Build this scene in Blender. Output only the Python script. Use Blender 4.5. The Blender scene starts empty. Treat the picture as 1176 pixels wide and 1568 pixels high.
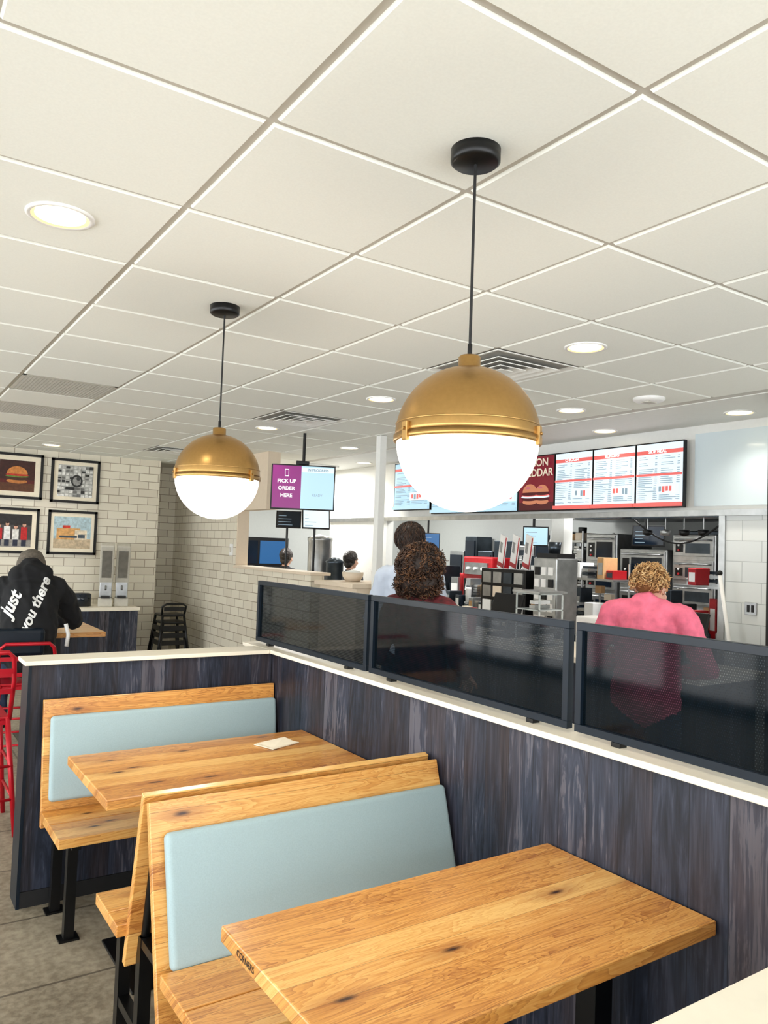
import bpy, bmesh, math, random
import numpy as np
from mathutils import Vector, Matrix, noise
from mathutils.bvhtree import BVHTree
random.seed(7)
scn=bpy.context.scene
scn.view_settings.view_transform='Standard'
scn.view_settings.look='None'
coll=scn.collection

# ------------------------------------------------------------------ materials
def srgb(r,g,b):
    f=lambda c:(c/255/12.92) if c/255<=.04045 else ((c/255+.055)/1.055)**2.4
    return (f(r),f(g),f(b),1)
class NT:
    def __init__(s,name):
        s.m=bpy.data.materials.new(name); s.m.use_nodes=True
        s.t=s.m.node_tree; s.b=s.t.nodes['Principled BSDF']; s.out=s.t.nodes['Material Output']
    def n(s,typ,**kw):
        nd=s.t.nodes.new(typ)
        for k,v in kw.items(): setattr(nd,k,v)
        return nd
    def l(s,a,b): s.t.links.new(a,b)
    def math(s,op,a,b=None,c=None):
        nd=s.n('ShaderNodeMath',operation=op)
        for i,v in enumerate((a,b,c)):
            if v is None: continue
            if isinstance(v,bpy.types.NodeSocket): s.l(v,nd.inputs[i])
            else: nd.inputs[i].default_value=v
        return nd.outputs[0]
    def comb(s,x,y,z):
        nd=s.n('ShaderNodeCombineXYZ')
        for i,v in enumerate((x,y,z)):
            if isinstance(v,bpy.types.NodeSocket): s.l(v,nd.inputs[i])
            else: nd.inputs[i].default_value=v
        return nd.outputs[0]
    def mix(s,f,a,b,mode='MIX'):
        nd=s.n('ShaderNodeMix',data_type='RGBA',blend_type=mode)
        for i,v in ((0,f),(6,a),(7,b)):
            if isinstance(v,bpy.types.NodeSocket): s.l(v,nd.inputs[i])
            else: nd.inputs[i].default_value=v
        return nd.outputs[2]
    def ramp(s,fac,stops):
        nd=s.n('ShaderNodeValToRGB'); s.l(fac,nd.inputs[0])
        e=nd.color_ramp.elements
        e[0].position,e[0].color=stops[0]; e[1].position,e[1].color=stops[-1]
        for p,c in stops[1:-1]:
            x=e.new(p); x.color=c
        return nd.outputs[0]
    def noise(s,vec,scale,detail=3,rough=.5,dist=0):
        nd=s.n('ShaderNodeTexNoise'); s.l(vec,nd.inputs['Vector'])
        nd.inputs['Scale'].default_value=scale; nd.inputs['Detail'].default_value=detail
        nd.inputs['Roughness'].default_value=rough; nd.inputs['Distortion'].default_value=dist
        return nd.outputs['Fac']
    def bump(s,h,strength=.3,dist=.01):
        nd=s.n('ShaderNodeBump'); s.l(h,nd.inputs['Height'])
        nd.inputs['Strength'].default_value=strength; nd.inputs['Distance'].default_value=dist
        s.l(nd.outputs[0],s.b.inputs['Normal'])
    def obj(s): return s.n('ShaderNodeTexCoord').outputs['Object']
    def xyz(s):
        nd=s.n('ShaderNodeSeparateXYZ'); s.l(s.obj(),nd.inputs[0]); return nd.outputs
def plain(name,c,rough=.5,metal=0,var=.06,scale=30,bump=0,bd=.003,spec=.5,coat=0):
    t=NT(name); t.b.inputs['Roughness'].default_value=rough; t.b.inputs['Metallic'].default_value=metal
    t.b.inputs['Specular IOR Level'].default_value=spec
    t.b.inputs['Coat Weight'].default_value=coat
    o=t.obj(); nf=t.noise(o,scale,4)
    c=srgb(*c)
    d=tuple(max(0,x*(1-var)) for x in c[:3])+(1,); h=tuple(min(1,x*(1+var)) for x in c[:3])+(1,)
    t.l(t.ramp(nf,[(.3,d),(.7,h)]),t.b.inputs['Base Color'])
    if bump: t.bump(nf,bump,bd)
    return t.m
def emit(name,c,s):
    t=NT(name); c=srgb(*c)
    t.b.inputs['Base Color'].default_value=tuple(x*.3 for x in c[:3])+(1,); t.b.inputs['Emission Color'].default_value=c
    t.b.inputs['Emission Strength'].default_value=s; t.b.inputs['Roughness'].default_value=.3
    return t.m
def oak(name,plank=.088,light=(240,192,116),mid=(218,154,78),dark=(158,92,38)):
    t=NT(name); x=t.xyz()
    a,b=(x[0],x[1])
    b2=t.math('ADD',b,x[2])
    q=t.math('DIVIDE',b2,plank); idx=t.math('FLOOR',q); fr=t.math('FRACT',q)
    wn=t.n('ShaderNodeTexWhiteNoise',noise_dimensions='1D'); t.l(idx,wn.inputs['W'])
    rnd=wn.outputs['Value']
    off=t.math('MULTIPLY',rnd,17.0)
    v=t.comb(t.math('ADD',t.math('MULTIPLY',a,1.5),off),t.math('MULTIPLY',b2,10.0),off)
    n1=t.noise(v,1.5,4,.5,1.1)
    rings=t.math('FRACT',t.math('MULTIPLY',n1,14.0))
    rings=t.math('POWER',rings,2.0)
    v2=t.comb(t.math('MULTIPLY',a,5.0),t.math('MULTIPLY',b2,190.0),off)
    n2=t.noise(v2,1.0,3,.6)
    tone=t.math('ADD',t.math('MULTIPLY',rnd,.52),t.math('MULTIPLY',n1,.5))
    tone=t.math('SUBTRACT',t.math('ADD',tone,.22),t.math('MULTIPLY',rings,.26))
    tone=t.math('ADD',tone,t.math('MULTIPLY',t.math('SUBTRACT',n2,.5),.6))
    col=t.ramp(tone,[(.22,srgb(*dark)),(.58,srgb(*mid)),(.92,srgb(*light))])
    kv=t.comb(t.math('MULTIPLY',a,2.6),t.math('MULTIPLY',b2,8.0),0.0)
    vo=t.n('ShaderNodeTexVoronoi',voronoi_dimensions='2D'); t.l(kv,vo.inputs['Vector']); vo.inputs['Scale'].default_value=1.2
    cs=t.n('ShaderNodeSeparateColor'); t.l(vo.outputs['Color'],cs.inputs[0])
    kd=t.math('ADD',vo.outputs['Distance'],t.math('MULTIPLY',n2,.08))
    sel=t.math('GREATER_THAN',cs.outputs[0],.60)
    kf=t.ramp(kd,[(.07,(1,1,1,1)),(.15,(0,0,0,1))])
    halo=t.ramp(kd,[(.1,(.6,.6,.6,1)),(.42,(0,0,0,1))])
    col=t.mix(t.math('MULTIPLY',halo,sel),col,srgb(158,92,40))
    col=t.mix(t.math('MULTIPLY',kf,sel),col,srgb(60,30,14))
    se=t.math('LESS_THAN',fr,.018)
    col=t.mix(t.math('MULTIPLY',se,.65),col,srgb(112,66,28))
    t.l(col,t.b.inputs['Base Color'])
    t.b.inputs['Roughness'].default_value=.3; t.b.inputs['Coat Weight'].default_value=.3; t.b.inputs['Coat Roughness'].default_value=.18
    t.bump(n2,.08,.002)
    return t.m
def navywood(name):
    t=NT(name); x=t.xyz()
    u=t.math('ADD',x[0],x[1])
    q=t.math('DIVIDE',u,.115); idx=t.math('FLOOR',q); fr=t.math('FRACT',q)
    wn=t.n('ShaderNodeTexWhiteNoise',noise_dimensions='1D'); t.l(idx,wn.inputs['W']); rnd=wn.outputs['Value']
    off=t.math('MULTIPLY',rnd,13.0)
    v=t.comb(t.math('MULTIPLY',u,12.0),t.math('ADD',t.math('MULTIPLY',x[2],1.5),off),off)
    n1=t.noise(v,1.5,6,.6,2.2)
    v2=t.comb(t.math('MULTIPLY',u,150.0),t.math('MULTIPLY',x[2],4.0),off)
    n2=t.noise(v2,1.0,3,.6)
    tone=t.math('ADD',t.math('MULTIPLY',n1,.95),t.math('ADD',t.math('MULTIPLY',rnd,.34),t.math('MULTIPLY',n2,.42)))
    col=t.ramp(tone,[(.52,srgb(13,16,24)),(.74,srgb(30,36,49)),(.95,srgb(54,59,74)),(1.0,srgb(88,88,98))])
    vb=t.comb(t.math('MULTIPLY',u,6.0),t.math('MULTIPLY',x[2],.8),off)
    nb=t.noise(vb,1.3,3,.5)
    col=t.mix(t.ramp(nb,[(.46,(0,0,0,1)),(.70,(.6,.6,.6,1))]),col,t.ramp(n2,[(.3,srgb(34,27,27)),(.7,srgb(76,60,56))]))
    se=t.math('LESS_THAN',fr,.03); col=t.mix(t.math('MULTIPLY',se,.6),col,srgb(9,10,14))
    t.l(col,t.b.inputs['Base Color']); t.b.inputs['Roughness'].default_value=.45; t.b.inputs['Specular IOR Level'].default_value=.35
    t.bump(n2,.12,.002)
    return t.m
def bricks(name,c1,c2,mortar,w,h,ms=.004,offset=.5,rough=.25,du=0,dv=0,plane='wall',bumpy=.35,nvar=0):
    t=NT(name); x=t.xyz()
    if plane=='wall': v=t.comb(t.math('ADD',t.math('ADD',x[0],x[1]),du),t.math('ADD',x[2],dv),0.0)
    else: v=t.comb(t.math('ADD',x[0],du),t.math('ADD',x[1],dv),0.0)
    br=t.n('ShaderNodeTexBrick',offset=offset); t.l(v,br.inputs['Vector'])
    br.inputs['Scale'].default_value=1; br.inputs['Brick Width'].default_value=w; br.inputs['Row Height'].default_value=h
    br.inputs['Mortar Size'].default_value=ms; br.inputs['Mortar Smooth'].default_value=.2
    br.inputs['Color1'].default_value=srgb(*c1); br.inputs['Color2'].default_value=srgb(*c2); br.inputs['Mortar'].default_value=srgb(*mortar)
    col=br.outputs['Color']
    if nvar:
        nn=t.noise(t.obj(),2.6,8,.65,.3)
        col=t.mix(nvar,col,t.ramp(nn,[(.35,srgb(92,84,70)),(.5,srgb(138,128,110)),(.65,srgb(184,174,154))]))
        n3=t.noise(t.obj(),30,5,.6)
        col=t.mix(.3,col,t.ramp(n3,[(.38,srgb(82,74,62)),(.62,srgb(186,176,156))]))
        col=t.mix(t.math('MULTIPLY',br.outputs['Fac'],.8),col,srgb(*mortar))
    t.l(col,t.b.inputs['Base Color']); t.b.inputs['Roughness'].default_value=rough
    inv=t.math('SUBTRACT',1.0,br.outputs['Fac'])
    wav=t.noise(t.obj(),9,2)
    t.bump(t.math('ADD',inv,t.math('MULTIPLY',wav,.35)),bumpy,.004)
    return t.m
def meshscreen(name):
    # dark tinted divider panel with a fine punched-dot pattern
    t=NT(name); x=t.xyz(); p=.0070
    v=t.math('DIVIDE',x[2],p); row=t.math('FLOOR',v)
    u=t.math('ADD',t.math('DIVIDE',x[1],p),t.math('MULTIPLY',row,.5))
    du=t.math('SUBTRACT',t.math('FRACT',u),.5); dv=t.math('SUBTRACT',t.math('FRACT',v),.5)
    d=t.math('SQRT',t.math('ADD',t.math('MULTIPLY',du,du),t.math('MULTIPLY',dv,dv)))
    hole=t.math('MULTIPLY',t.math('LESS_THAN',d,.2),.26)
    tr=t.n('ShaderNodeBsdfTransparent'); tr.inputs[0].default_value=(.86,.92,1,1); mx=t.n('ShaderNodeMixShader')
    fac=t.math('MAXIMUM',hole,.05)
    t.l(fac,mx.inputs[0]); t.l(t.b.outputs[0],mx.inputs[1]); t.l(tr.outputs[0],mx.inputs[2])
    t.l(mx.outputs[0],t.out.inputs['Surface'])
    t.b.inputs['Base Color'].default_value=srgb(3,11,17); t.b.inputs['Roughness'].default_value=.06; t.b.inputs['Specular IOR Level'].default_value=.14
    return t.m
M={}
M['oak']=oak('oak_wood'); 
M['navy']=navywood('navy_laminate')
M['capw']=plain('white_solid_surface',(238,230,212),.4,var=.02)
M['black']=plain('black_metal',(10,10,11),.35,.3,var=.2)
M['blackm']=plain('black_matte',(14,14,16),.6,var=.2)
M['navym']=plain('navy_powdercoat',(5,20,33),.4,.0,var=.1,spec=.3)
M['vinyl']=plain('blue_vinyl',(160,182,187),.6,var=.05,scale=260,bump=.25,bd=.001)
M['brass']=plain('brushed_brass',(180,142,86),.33,.95,var=.04,scale=90)
M['globe']=emit('opal_glass',(255,250,240),3.4)
M['tile']=bricks('white_subway_tile',(232,226,208),(219,211,193),(158,147,128),.245,.1,.004)
M['tilebig']=bricks('kitchen_wall_tile',(228,232,230),(220,226,226),(184,190,190),.3,.15,.003)
M['floor']=bricks('concrete_floor_tile',(156,144,124),(140,128,108),(88,80,68),.57,.57,.007,0.0,.45,du=.12,dv=.31,plane='floor',bumpy=.2,nvar=.5)
M['ceil']=plain('ceiling_tile',(238,240,233),.9,var=.02,scale=150,bump=.1,bd=.001)
M['tbar']=plain('ceiling_grid',(196,192,182),.5,var=.02)
M['wallw']=plain('white_paint',(228,229,225),.6,var=.015)
M['wallg']=plain('grey_paint',(168,172,170),.5,var=.02)
M['wallb']=plain('beige_paint',(220,204,182),.6,var=.02)
M['gloss']=plain('glossy_white_panel',(204,218,224),.12,var=.03,scale=2,coat=.5)
M['steel']=plain('stainless_steel',(170,172,172),.3,.85,var=.15,scale=14)
M['steeld']=plain('dark_stainless',(70,78,86),.3,.85,var=.2,scale=8)
M['grille']=plain('aluminium_grille',(196,192,180),.5,.1,var=.05)
M['grilleb']=plain('grille_backing',(104,100,92),.8,var=.1)
M['grillec']=plain('diffuser_throat',(150,148,142),.8,var=.1)
M['louvre']=plain('diffuser_louvre_paint',(232,232,226),.5,var=.02)
M['red']=plain('red_metal',(190,14,34),.35,.2,var=.05)
M['redp']=plain('red_plastic',(166,20,28),.4,var=.1)
M['white']=plain('white_plastic',(236,236,234),.4,var=.02)
M['paper']=plain('paper',(244,234,212),.8,var=.03)
M['tan']=plain('kraft_tan',(190,150,104),.8,var=.06)
M['scr_dark']=plain('screen_glass_dark',(14,24,36),.1,var=.3,scale=3)
M['scr_lb']=emit('screen_light_blue',(178,214,232),.98)
M['scr_lb2']=emit('screen_pale',(216,232,240),1.04)
M['scr_purple']=emit('screen_purple',(140,24,120),.8)
M['scr_purple2']=emit('screen_magenta',(196,100,120),.8)
M['scr_bun']=emit('screen_bun_tan',(206,132,96),.75)
M['scr_red']=emit('screen_red',(226,104,98),.9)
M['scr_maroon']=emit('screen_maroon',(122,20,38),.8)
M['scr_maroon2']=emit('screen_dark_maroon',(76,14,22),.8)
M['scr_white']=emit('screen_white',(250,250,250),1.0)
M['scr_txt']=emit('screen_grey_text',(140,162,176),.8)
M['scr_blue']=emit('screen_deep_blue',(40,96,150),.7)
M['downl']=emit('downlight_lens',(255,240,206),9)
M['dtrim']=emit('downlight_ring_glow',(255,226,170),1.1)  # lit look of the inner trim ring, put in as emission
M['addlens']=emit('added_light_lens',(244,250,255),4)  # glowing face of the added kitchen light panels
M['skin']=plain('skin',(196,140,112),.5,var=.06,scale=20)
M['skin2']=plain('skin_light',(214,166,142),.5,var=.06,scale=20)
M['eye']=plain('eye_white',(235,232,228),.3,var=.02)
M['iris']=plain('eye_iris',(50,36,28),.2,var=.02)
M['lip']=plain('lips',(170,84,80),.5,var=.05)
M['acryl']=plain('clear_acrylic_milky',(204,212,212),.15,var=.03)
M['screenmesh']=meshscreen('dark_divider_panel')

# ------------------------------------------------------------------ mesh builder
class MB:
    def __init__(s): s.v=[];s.f=[];s.mi=[];s.sm=[];s.mats=[]
    def mid(s,m):
        m=M[m] if isinstance(m,str) else m
        if m not in s.mats: s.mats.append(m)
        return s.mats.index(m)
    def add(s,vs,fs,m,T=None,smooth=False):
        k=len(s.v); i=s.mid(m)
        for v in vs:
            v=Vector(v); s.v.append(tuple(T@v) if T is not None else tuple(v))
        for f in fs: s.f.append(tuple(a+k for a in f)); s.mi.append(i); s.sm.append(smooth)
    def bm(s,bm,m,T=None,smooth=False):
        bm.verts.index_update()
        s.add([v.co.copy() for v in bm.verts],[[v.index for v in f.verts] for f in bm.faces],m,T,smooth); bm.free()
    def box(s,x0,x1,y0,y1,z0,z1,m,T=None,bev=0,seg=2,smooth=False):
        bm=bmesh.new(); bmesh.ops.create_cube(bm,size=1)
        for v in bm.verts:
            v.co=Vector(((x0+x1)/2+v.co.x*(x1-x0),(y0+y1)/2+v.co.y*(y1-y0),(z0+z1)/2+v.co.z*(z1-z0)))
        if bev: bmesh.ops.bevel(bm,geom=bm.edges[:],offset=bev,segments=seg,profile=.5,affect='EDGES')
        s.bm(bm,m,T,smooth)
    def cyl(s,p0,p1,r,m,r1=None,n=16,T=None,cap=True):
        r1=r if r1 is None else r1
        p0=Vector(p0);p1=Vector(p1); d=(p1-p0).normalized()
        a=d.orthogonal().normalized(); b=d.cross(a)
        vs=[p0+(a*math.cos(t)+b*math.sin(t))*r for t in [2*math.pi*i/n for i in range(n)]]
        vs+=[p1+(a*math.cos(t)+b*math.sin(t))*r1 for t in [2*math.pi*i/n for i in range(n)]]
        s.add(vs,[(i,(i+1)%n,n+(i+1)%n,n+i) for i in range(n)],m,T,True)
        if cap: s.add(vs,[tuple(reversed(range(n))),tuple(range(n,2*n))],m,T,False)
    def lathe(s,c,prof,m,n=48,T=None):
        cx,cy=c[:2]; cz=c[2] if len(c)>2 else 0
        vs=[];k=len(prof)
        for i in range(n):
            t=2*math.pi*i/n
            for r,z in prof: vs.append((cx+r*math.cos(t),cy+r*math.sin(t),cz+z))
        fs=[]
        for i in range(n):
            j=(i+1)%n
            for q in range(k-1): fs.append((i*k+q,j*k+q,j*k+q+1,i*k+q+1))
        s.add(vs,fs,m,T,True)
    def ball(s,c,r,m,sc=(1,1,1),T=None,sub=3):
        bm=bmesh.new(); bmesh.ops.create_icosphere(bm,subdivisions=sub,radius=r)
        for v in bm.verts: v.co=Vector((c[0]+v.co.x*sc[0],c[1]+v.co.y*sc[1],c[2]+v.co.z*sc[2]))
        s.bm(bm,m,T,True)
    def tube(s,pts,r,m,n=8,T=None,closed=False):
        pts=[Vector(p) for p in pts]; k=len(pts); vs=[]
        prev=None
        for i,p in enumerate(pts):
            if closed: d=pts[(i+1)%k]-pts[i-1]
            else: d=pts[min(i+1,k-1)]-pts[max(i-1,0)]
            d.normalize()
            a=d.orthogonal().normalized() if prev is None else (prev-d*prev.dot(d)).normalized()
            prev=a; b=d.cross(a)
            rr=r[i] if isinstance(r,(list,tuple)) else r
            for j in range(n):
                t=2*math.pi*j/n; vs.append(p+(a*math.cos(t)+b*math.sin(t))*rr)
        fs=[]
        for i in range(k if closed else k-1):
            i2=(i+1)%k
            for j in range(n): fs.append((i*n+j,i*n+(j+1)%n,i2*n+(j+1)%n,i2*n+j))
        if not closed: fs+= [tuple(reversed(range(n))),tuple((k-1)*n+j for j in range(n))]
        s.add(vs,fs,m,T,True)
    def quad(s,a,b,c,d,m,T=None): s.add([a,b,c,d],[(0,1,2,3)],m,T)
    def poly(s,pts,m,T=None): s.add(pts,[tuple(range(len(pts)))],m,T)
    def done(s,name,parent=None):
        me=bpy.data.meshes.new(name); me.from_pydata(s.v,[],s.f)
        for m in s.mats: me.materials.append(m)
        me.polygons.foreach_set('material_index',s.mi); me.polygons.foreach_set('use_smooth',s.sm)
        me.update(); o=bpy.data.objects.new(name,me); coll.objects.link(o)
        if parent is not None: o.parent=parent
        return o
def empty(name,loc=(0,0,0)):
    e=bpy.data.objects.new(name,None); coll.objects.link(e); e.empty_display_size=.1; return e
def text(name,body,size,loc,rot,m,parent,align='CENTER',ext=.001,sx=1):
    cu=bpy.data.curves.new(name,'FONT'); cu.body=body; cu.size=size; cu.align_x=align; cu.align_y='CENTER'; cu.extrude=ext
    cu.materials.append(M[m] if isinstance(m,str) else m)
    o=bpy.data.objects.new(name,cu); coll.objects.link(o); o.location=loc; o.rotation_euler=rot; o.scale=(sx,1,1)
    if parent is not None: o.parent=parent
    return o
def rotz(a,c=(0,0,0)): return Matrix.Translation(c)@Matrix.Rotation(a,4,'Z')

CZ=2.69
# ------------------------------------------------------------------ room shell
def wall(name,*a,m='wallw'):
    b=MB(); b.box(*a,m); return b.done(name)
wall('floor',-4.2,9,-3.2,12.2,-.1,0,m='floor')
GX0,GY0,TS=.763-.61*8,1.70-.61*8,.61
b=MB()
def tij(x,y): return int(math.floor((x-GX0)/TS)),int(math.floor((y-GY0)/TS))
vents=[(2.9,3.22),(2.9,5.66),(2.9,8.7),(4.12,5.05)]
grilles=[(1.07,5.66),(1.07,6.88),(1.07,8.1)]
sp={tij(*p) for p in vents+grilles}
for i in range(0,15):
    for j in range(0,22):
        if (i,j) in sp: continue
        x0=GX0+i*TS; x1=x0+TS; y0=GY0+j*TS; y1=y0+TS
        if x0<-4.2 or x0>4.2 or y0>12 : continue
        x1=min(x1,4.52)
        o=.0070; q=.0150; zt=CZ+.004; zb=CZ-.008
        vs=[(x0+o,y0+o,zt),(x1-o,y0+o,zt),(x1-o,y1-o,zt),(x0+o,y1-o,zt),(x0+q,y0+q,zb),(x1-q,y0+q,zb),(x1-q,y1-q,zb),(x0+q,y1-q,zb)]
        b.add(vs,[(7,6,5,4),(0,1,5,4),(1,2,6,5),(2,3,7,6),(3,0,4,7)],'ceil')
b.box(-4.2,4.52,-3.2,11,CZ,CZ+.1,'tbar')
b.done('ceiling')
wall('ceiling_drywall',4.52,9,-3.2,12.2,CZ-.005,CZ+.1)
wall('ceiling_drywall_rear',-4.2,4.52,11,12.2,CZ,CZ+.1)
wall('wall_far',-4.2,3.13,10,10.15,0,CZ,m='tile')
wall('wall_recess_side',3.0,3.13,10.15,11.0,0,CZ,m='tile')
wall('wall_recess_back',3.13,3.65,10.9,11.0,0,CZ,m='tile')
b=MB(); b.box(3.65,3.80,8.64,11.0,0,CZ,'tile'); b.box(3.65,3.80,7.84,8.64,2.04,CZ,'wallb'); b.box(3.65,3.80,6.75,8.64,0,1.36,'tile')
b.box(3.655,3.80,8.625,8.64,1.39,2.04,'wallb')
b.box(3.62,3.86,6.72,8.63,1.36,1.39,'wallb',bev=.004); b.done('wall_divider')
wall('wall_kitchen_rear',3.8,8.1,11,11.1,0,CZ,m='wallg')
wall('wall_kitchen_back',8.0,8.1,2.5,11,0,CZ,m='wallg')
b=MB(); b.box(5.3,5.4,2.6,9.3,2.0,CZ,'wallw'); b.box(5.3,5.4,2.6,3.42,0,2.0,'tilebig'); b.box(5.3,5.4,7.9,9.3,0,2.0,'wallw')
b.box(5.26,5.3,2.6,9.3,1.985,2.03,'steel'); b.box(5.285,5.3,3.38,3.43,0,1.985,'steel')
b.done('wall_menu_bulkhead')
b=MB(); b.box(5.285,5.3,2.88,3.64,2.06,2.62,'gloss'); b.done('menu_backer_panel')
wall('wall_right',4.56,4.66,-3.2,2.6,0,CZ)
wall('wall_right_return',4.66,8.1,2.5,2.6,0,CZ)
b=MB(); b.box(4.53,4.56,2.52,2.62,0,CZ,'blackm'); b.done('trim_1')
def window(name,horizontal,fixed,a0,a1):
    b=MB()
    for (p,q,z0,z1) in [(a0,a1,0,.12),(a0,a1,2.55,CZ),(a0,a0+.08,.12,2.55),(a1-.08,a1,.12,2.55),((a0+a1)/2-.03,(a0+a1)/2+.03,.12,2.55),(a0,a1,.85,.9)]:
        if horizontal: b.box(p,q,fixed-.05,fixed+.05,z0,z1,'blackm')
        else: b.box(fixed-.05,fixed+.05,p,q,z0,z1,'blackm')
    b.done(name)
k=1
for i in range(4): window('window_%d'%k,True,-3.1,-4.1+i*2.16,-4.1+(i+1)*2.16); k+=1
for i in range(6): window('window_%d'%k,False,-4.1,-3.0+i*2.17,-3.0+(i+1)*2.17); k+=1
b=MB(); b.box(4.5,5.5,10.95,11.0,1.3,1.75,'black'); b.box(4.55,4.98,10.94,10.95,1.35,1.7,'scr_dark'); b.box(5.02,5.45,10.94,10.95,1.35,1.7,'scr_blue'); b.done('window_%d'%k)

# ------------------------------------------------------------------ ceiling fittings
def downlight(x,y,z=CZ-.008,pw=24):
    b=MB()
    b.lathe((x,y,z),[(.104,0),(.104,-.005),(.096,-.008),(.088,-.006)],'white',40)
    b.lathe((x,y,z),[(.088,-.006),(.074,-.001)],'dtrim',40)
    b.lathe((x,y,z),[(.076,-.003),(.04,-.002),(.0005,-.001)],'downl',40)
    o=b.done('recessed_downlight')
    L=bpy.data.lights.new('downlight_lamp','SPOT'); L.energy=pw; L.spot_size=2.2; L.spot_blend=.9; L.color=(1,.93,.82); L.shadow_soft_size=.07
    lo=bpy.data.objects.new('downlight_lamp',L); coll.objects.link(lo); lo.location=(x,y,z-.02); lo.parent=o
for x,y in [(.458,2.615),(2.898,2.615),(4.12,3.835),(2.898,4.445),(2.898,6.275),(4.12,6.885),(1.678,9.325),(.458,8.1),(-.76,5.05),(-.76,.8)]: downlight(x,y)
for x,y in [(5.02,4.3),(5.0,3.1),(5.0,6.2),(5.0,8.0)]: downlight(x,y,CZ-.005,26)
def diffuser(x,y):
    i,j=tij(x,y); x0=GX0+i*TS+.010;y0=GY0+j*TS+.010;x1=x0+TS-.020;y1=y0+TS-.020;cx=(x0+x1)/2;cy=(y0+y1)/2
    b=MB(); b.box(x0,x1,y0,y1,CZ-.001,CZ+.0,'grillec')
    for k,s in enumerate((.293,.225,.16,.095)):
        for a in range(4):
            T=Matrix.Translation((cx,cy,0))@Matrix.Rotation(a*math.pi/2,4,'Z')
            zl=CZ-.022 if k else CZ-.010; zh=CZ-.003; w=.046 if k else .03
            for th in (0,.002):
                b.add([(-s,-s,zl+th),(s,-s,zl+th),(s-w,-s+w,zh+th),(-s+w,-s+w,zh+th)],[(0,1,2,3) if th else (3,2,1,0)],'louvre',T)
            b.add([(-s,-s,zl),(s,-s,zl),(s,-s,zl+.005),(-s,-s,zl+.005)],[(0,1,2,3)],'louvre',T)
    b.box(cx-.045,cx+.045,cy-.045,cy+.045,CZ-.027,CZ-.023,'louvre')
    b.done('ceiling_air_diffuser')
for p in vents: diffuser(*p)
def grille(x,y):
    i,j=tij(x,y); x0=GX0+i*TS+.010;y0=GY0+j*TS+.010;x1=x0+TS-.020;y1=y0+TS-.020
    b=MB(); b.box(x0,x1,y0,y1,CZ-.002,CZ,'grilleb')
    b.box(x0,x1,y0,y0+.02,CZ-.008,CZ,'grille');b.box(x0,x1,y1-.02,y1,CZ-.008,CZ,'grille');b.box(x0,x0+.02,y0,y1,CZ-.008,CZ,'grille');b.box(x1-.02,x1,y0,y1,CZ-.008,CZ,'grille')
    for k in range(26):
        t=x0+.02+k*(x1-x0-.04)/25; b.box(t-.002,t+.002,y0,y1,CZ-.009,CZ-.002,'grille')
        t=y0+.02+k*(y1-y0-.04)/25; b.box(x0,x1,t-.002,t+.002,CZ-.009,CZ-.002,'grille')
    b.done('return_air_grille')
for p in grilles: grille(*p)
b=MB(); b.lathe((4.15,3.2,CZ-.008),[(.10,0),(.10,-.01),(.085,-.022),(.03,-.026),(.0005,-.026)],'white'); b.box(4.11,4.19,3.17,3.23,CZ-.038,CZ-.03,'grille'); b.done('smoke_detector')

def pendant(x,y,z=1.934,R=.178):
    b=MB()
    b.lathe((x,y,CZ-.008),[(.0005,-.038),(.056,-.038),(.0635,-.032),(.0635,0),(.0005,0)],'black')
    b.cyl((x,y,z+R+.03),(x,y,CZ-.04),.0038,'blackm',n=8)
    prof=[]
    RB=R+.004
    for i in range(25):
        a=math.pi/2*i/24; prof.append((max(.0005,RB*math.sin(a)),RB*math.cos(a)*1.0))
    prof+=[(RB,.0),(RB+.0035,.002),(RB+.0035,-.012),(RB+.001,-.014),(R-.004,-.014)]
    b.lathe((x,y,z+.006),prof,'brass',64)
    b.lathe((x,y,z+RB-.004),[(.036,-.006),(.034,.006),(.028,.01),(.028,.034),(.024,.038),(.0005,.038)],'brass',32)
    b.lathe((x,y,z+RB+.034),[(.006,0),(.006,.03),(.0005,.03)],'blackm',16)
    b.lathe((x,y,z+.006),[(math.sqrt(RB**2-.030**2)+.001,.029),(math.sqrt(RB**2-.030**2)+.0022,.031),(math.sqrt(RB**2-.033**2)+.001,.033)],'brass',64)
    prof=[]
    for i in range(33):
        a=math.pi/2+math.pi/2*i/32; prof.append((max(.0005,R*math.sin(a)),R*math.cos(a)))
    b.lathe((x,y,z),prof,'globe',64)
    for k in range(3):
        T=rotz(math.radians(-62+120*k),(x,y,z)); 
        b.box(RB-.002,RB+.008,-.010,.010,-.016,.03,'brass',T,bev=.002); b.cyl((RB,0,.012),(RB+.012,0,.012),.004,'brass',T=T,n=10)
    o=b.done('globe_pendant_lamp')
    L=bpy.data.lights.new('pendant_bulb','POINT'); L.energy=8; L.color=(1,.93,.82); L.shadow_soft_size=.1
    lo=bpy.data.objects.new('pendant_bulb',L); coll.objects.link(lo); lo.location=(x,y,z-R-.2); lo.parent=o
pendant(1.24,1.50); pendant(1.24,3.17)

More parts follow.
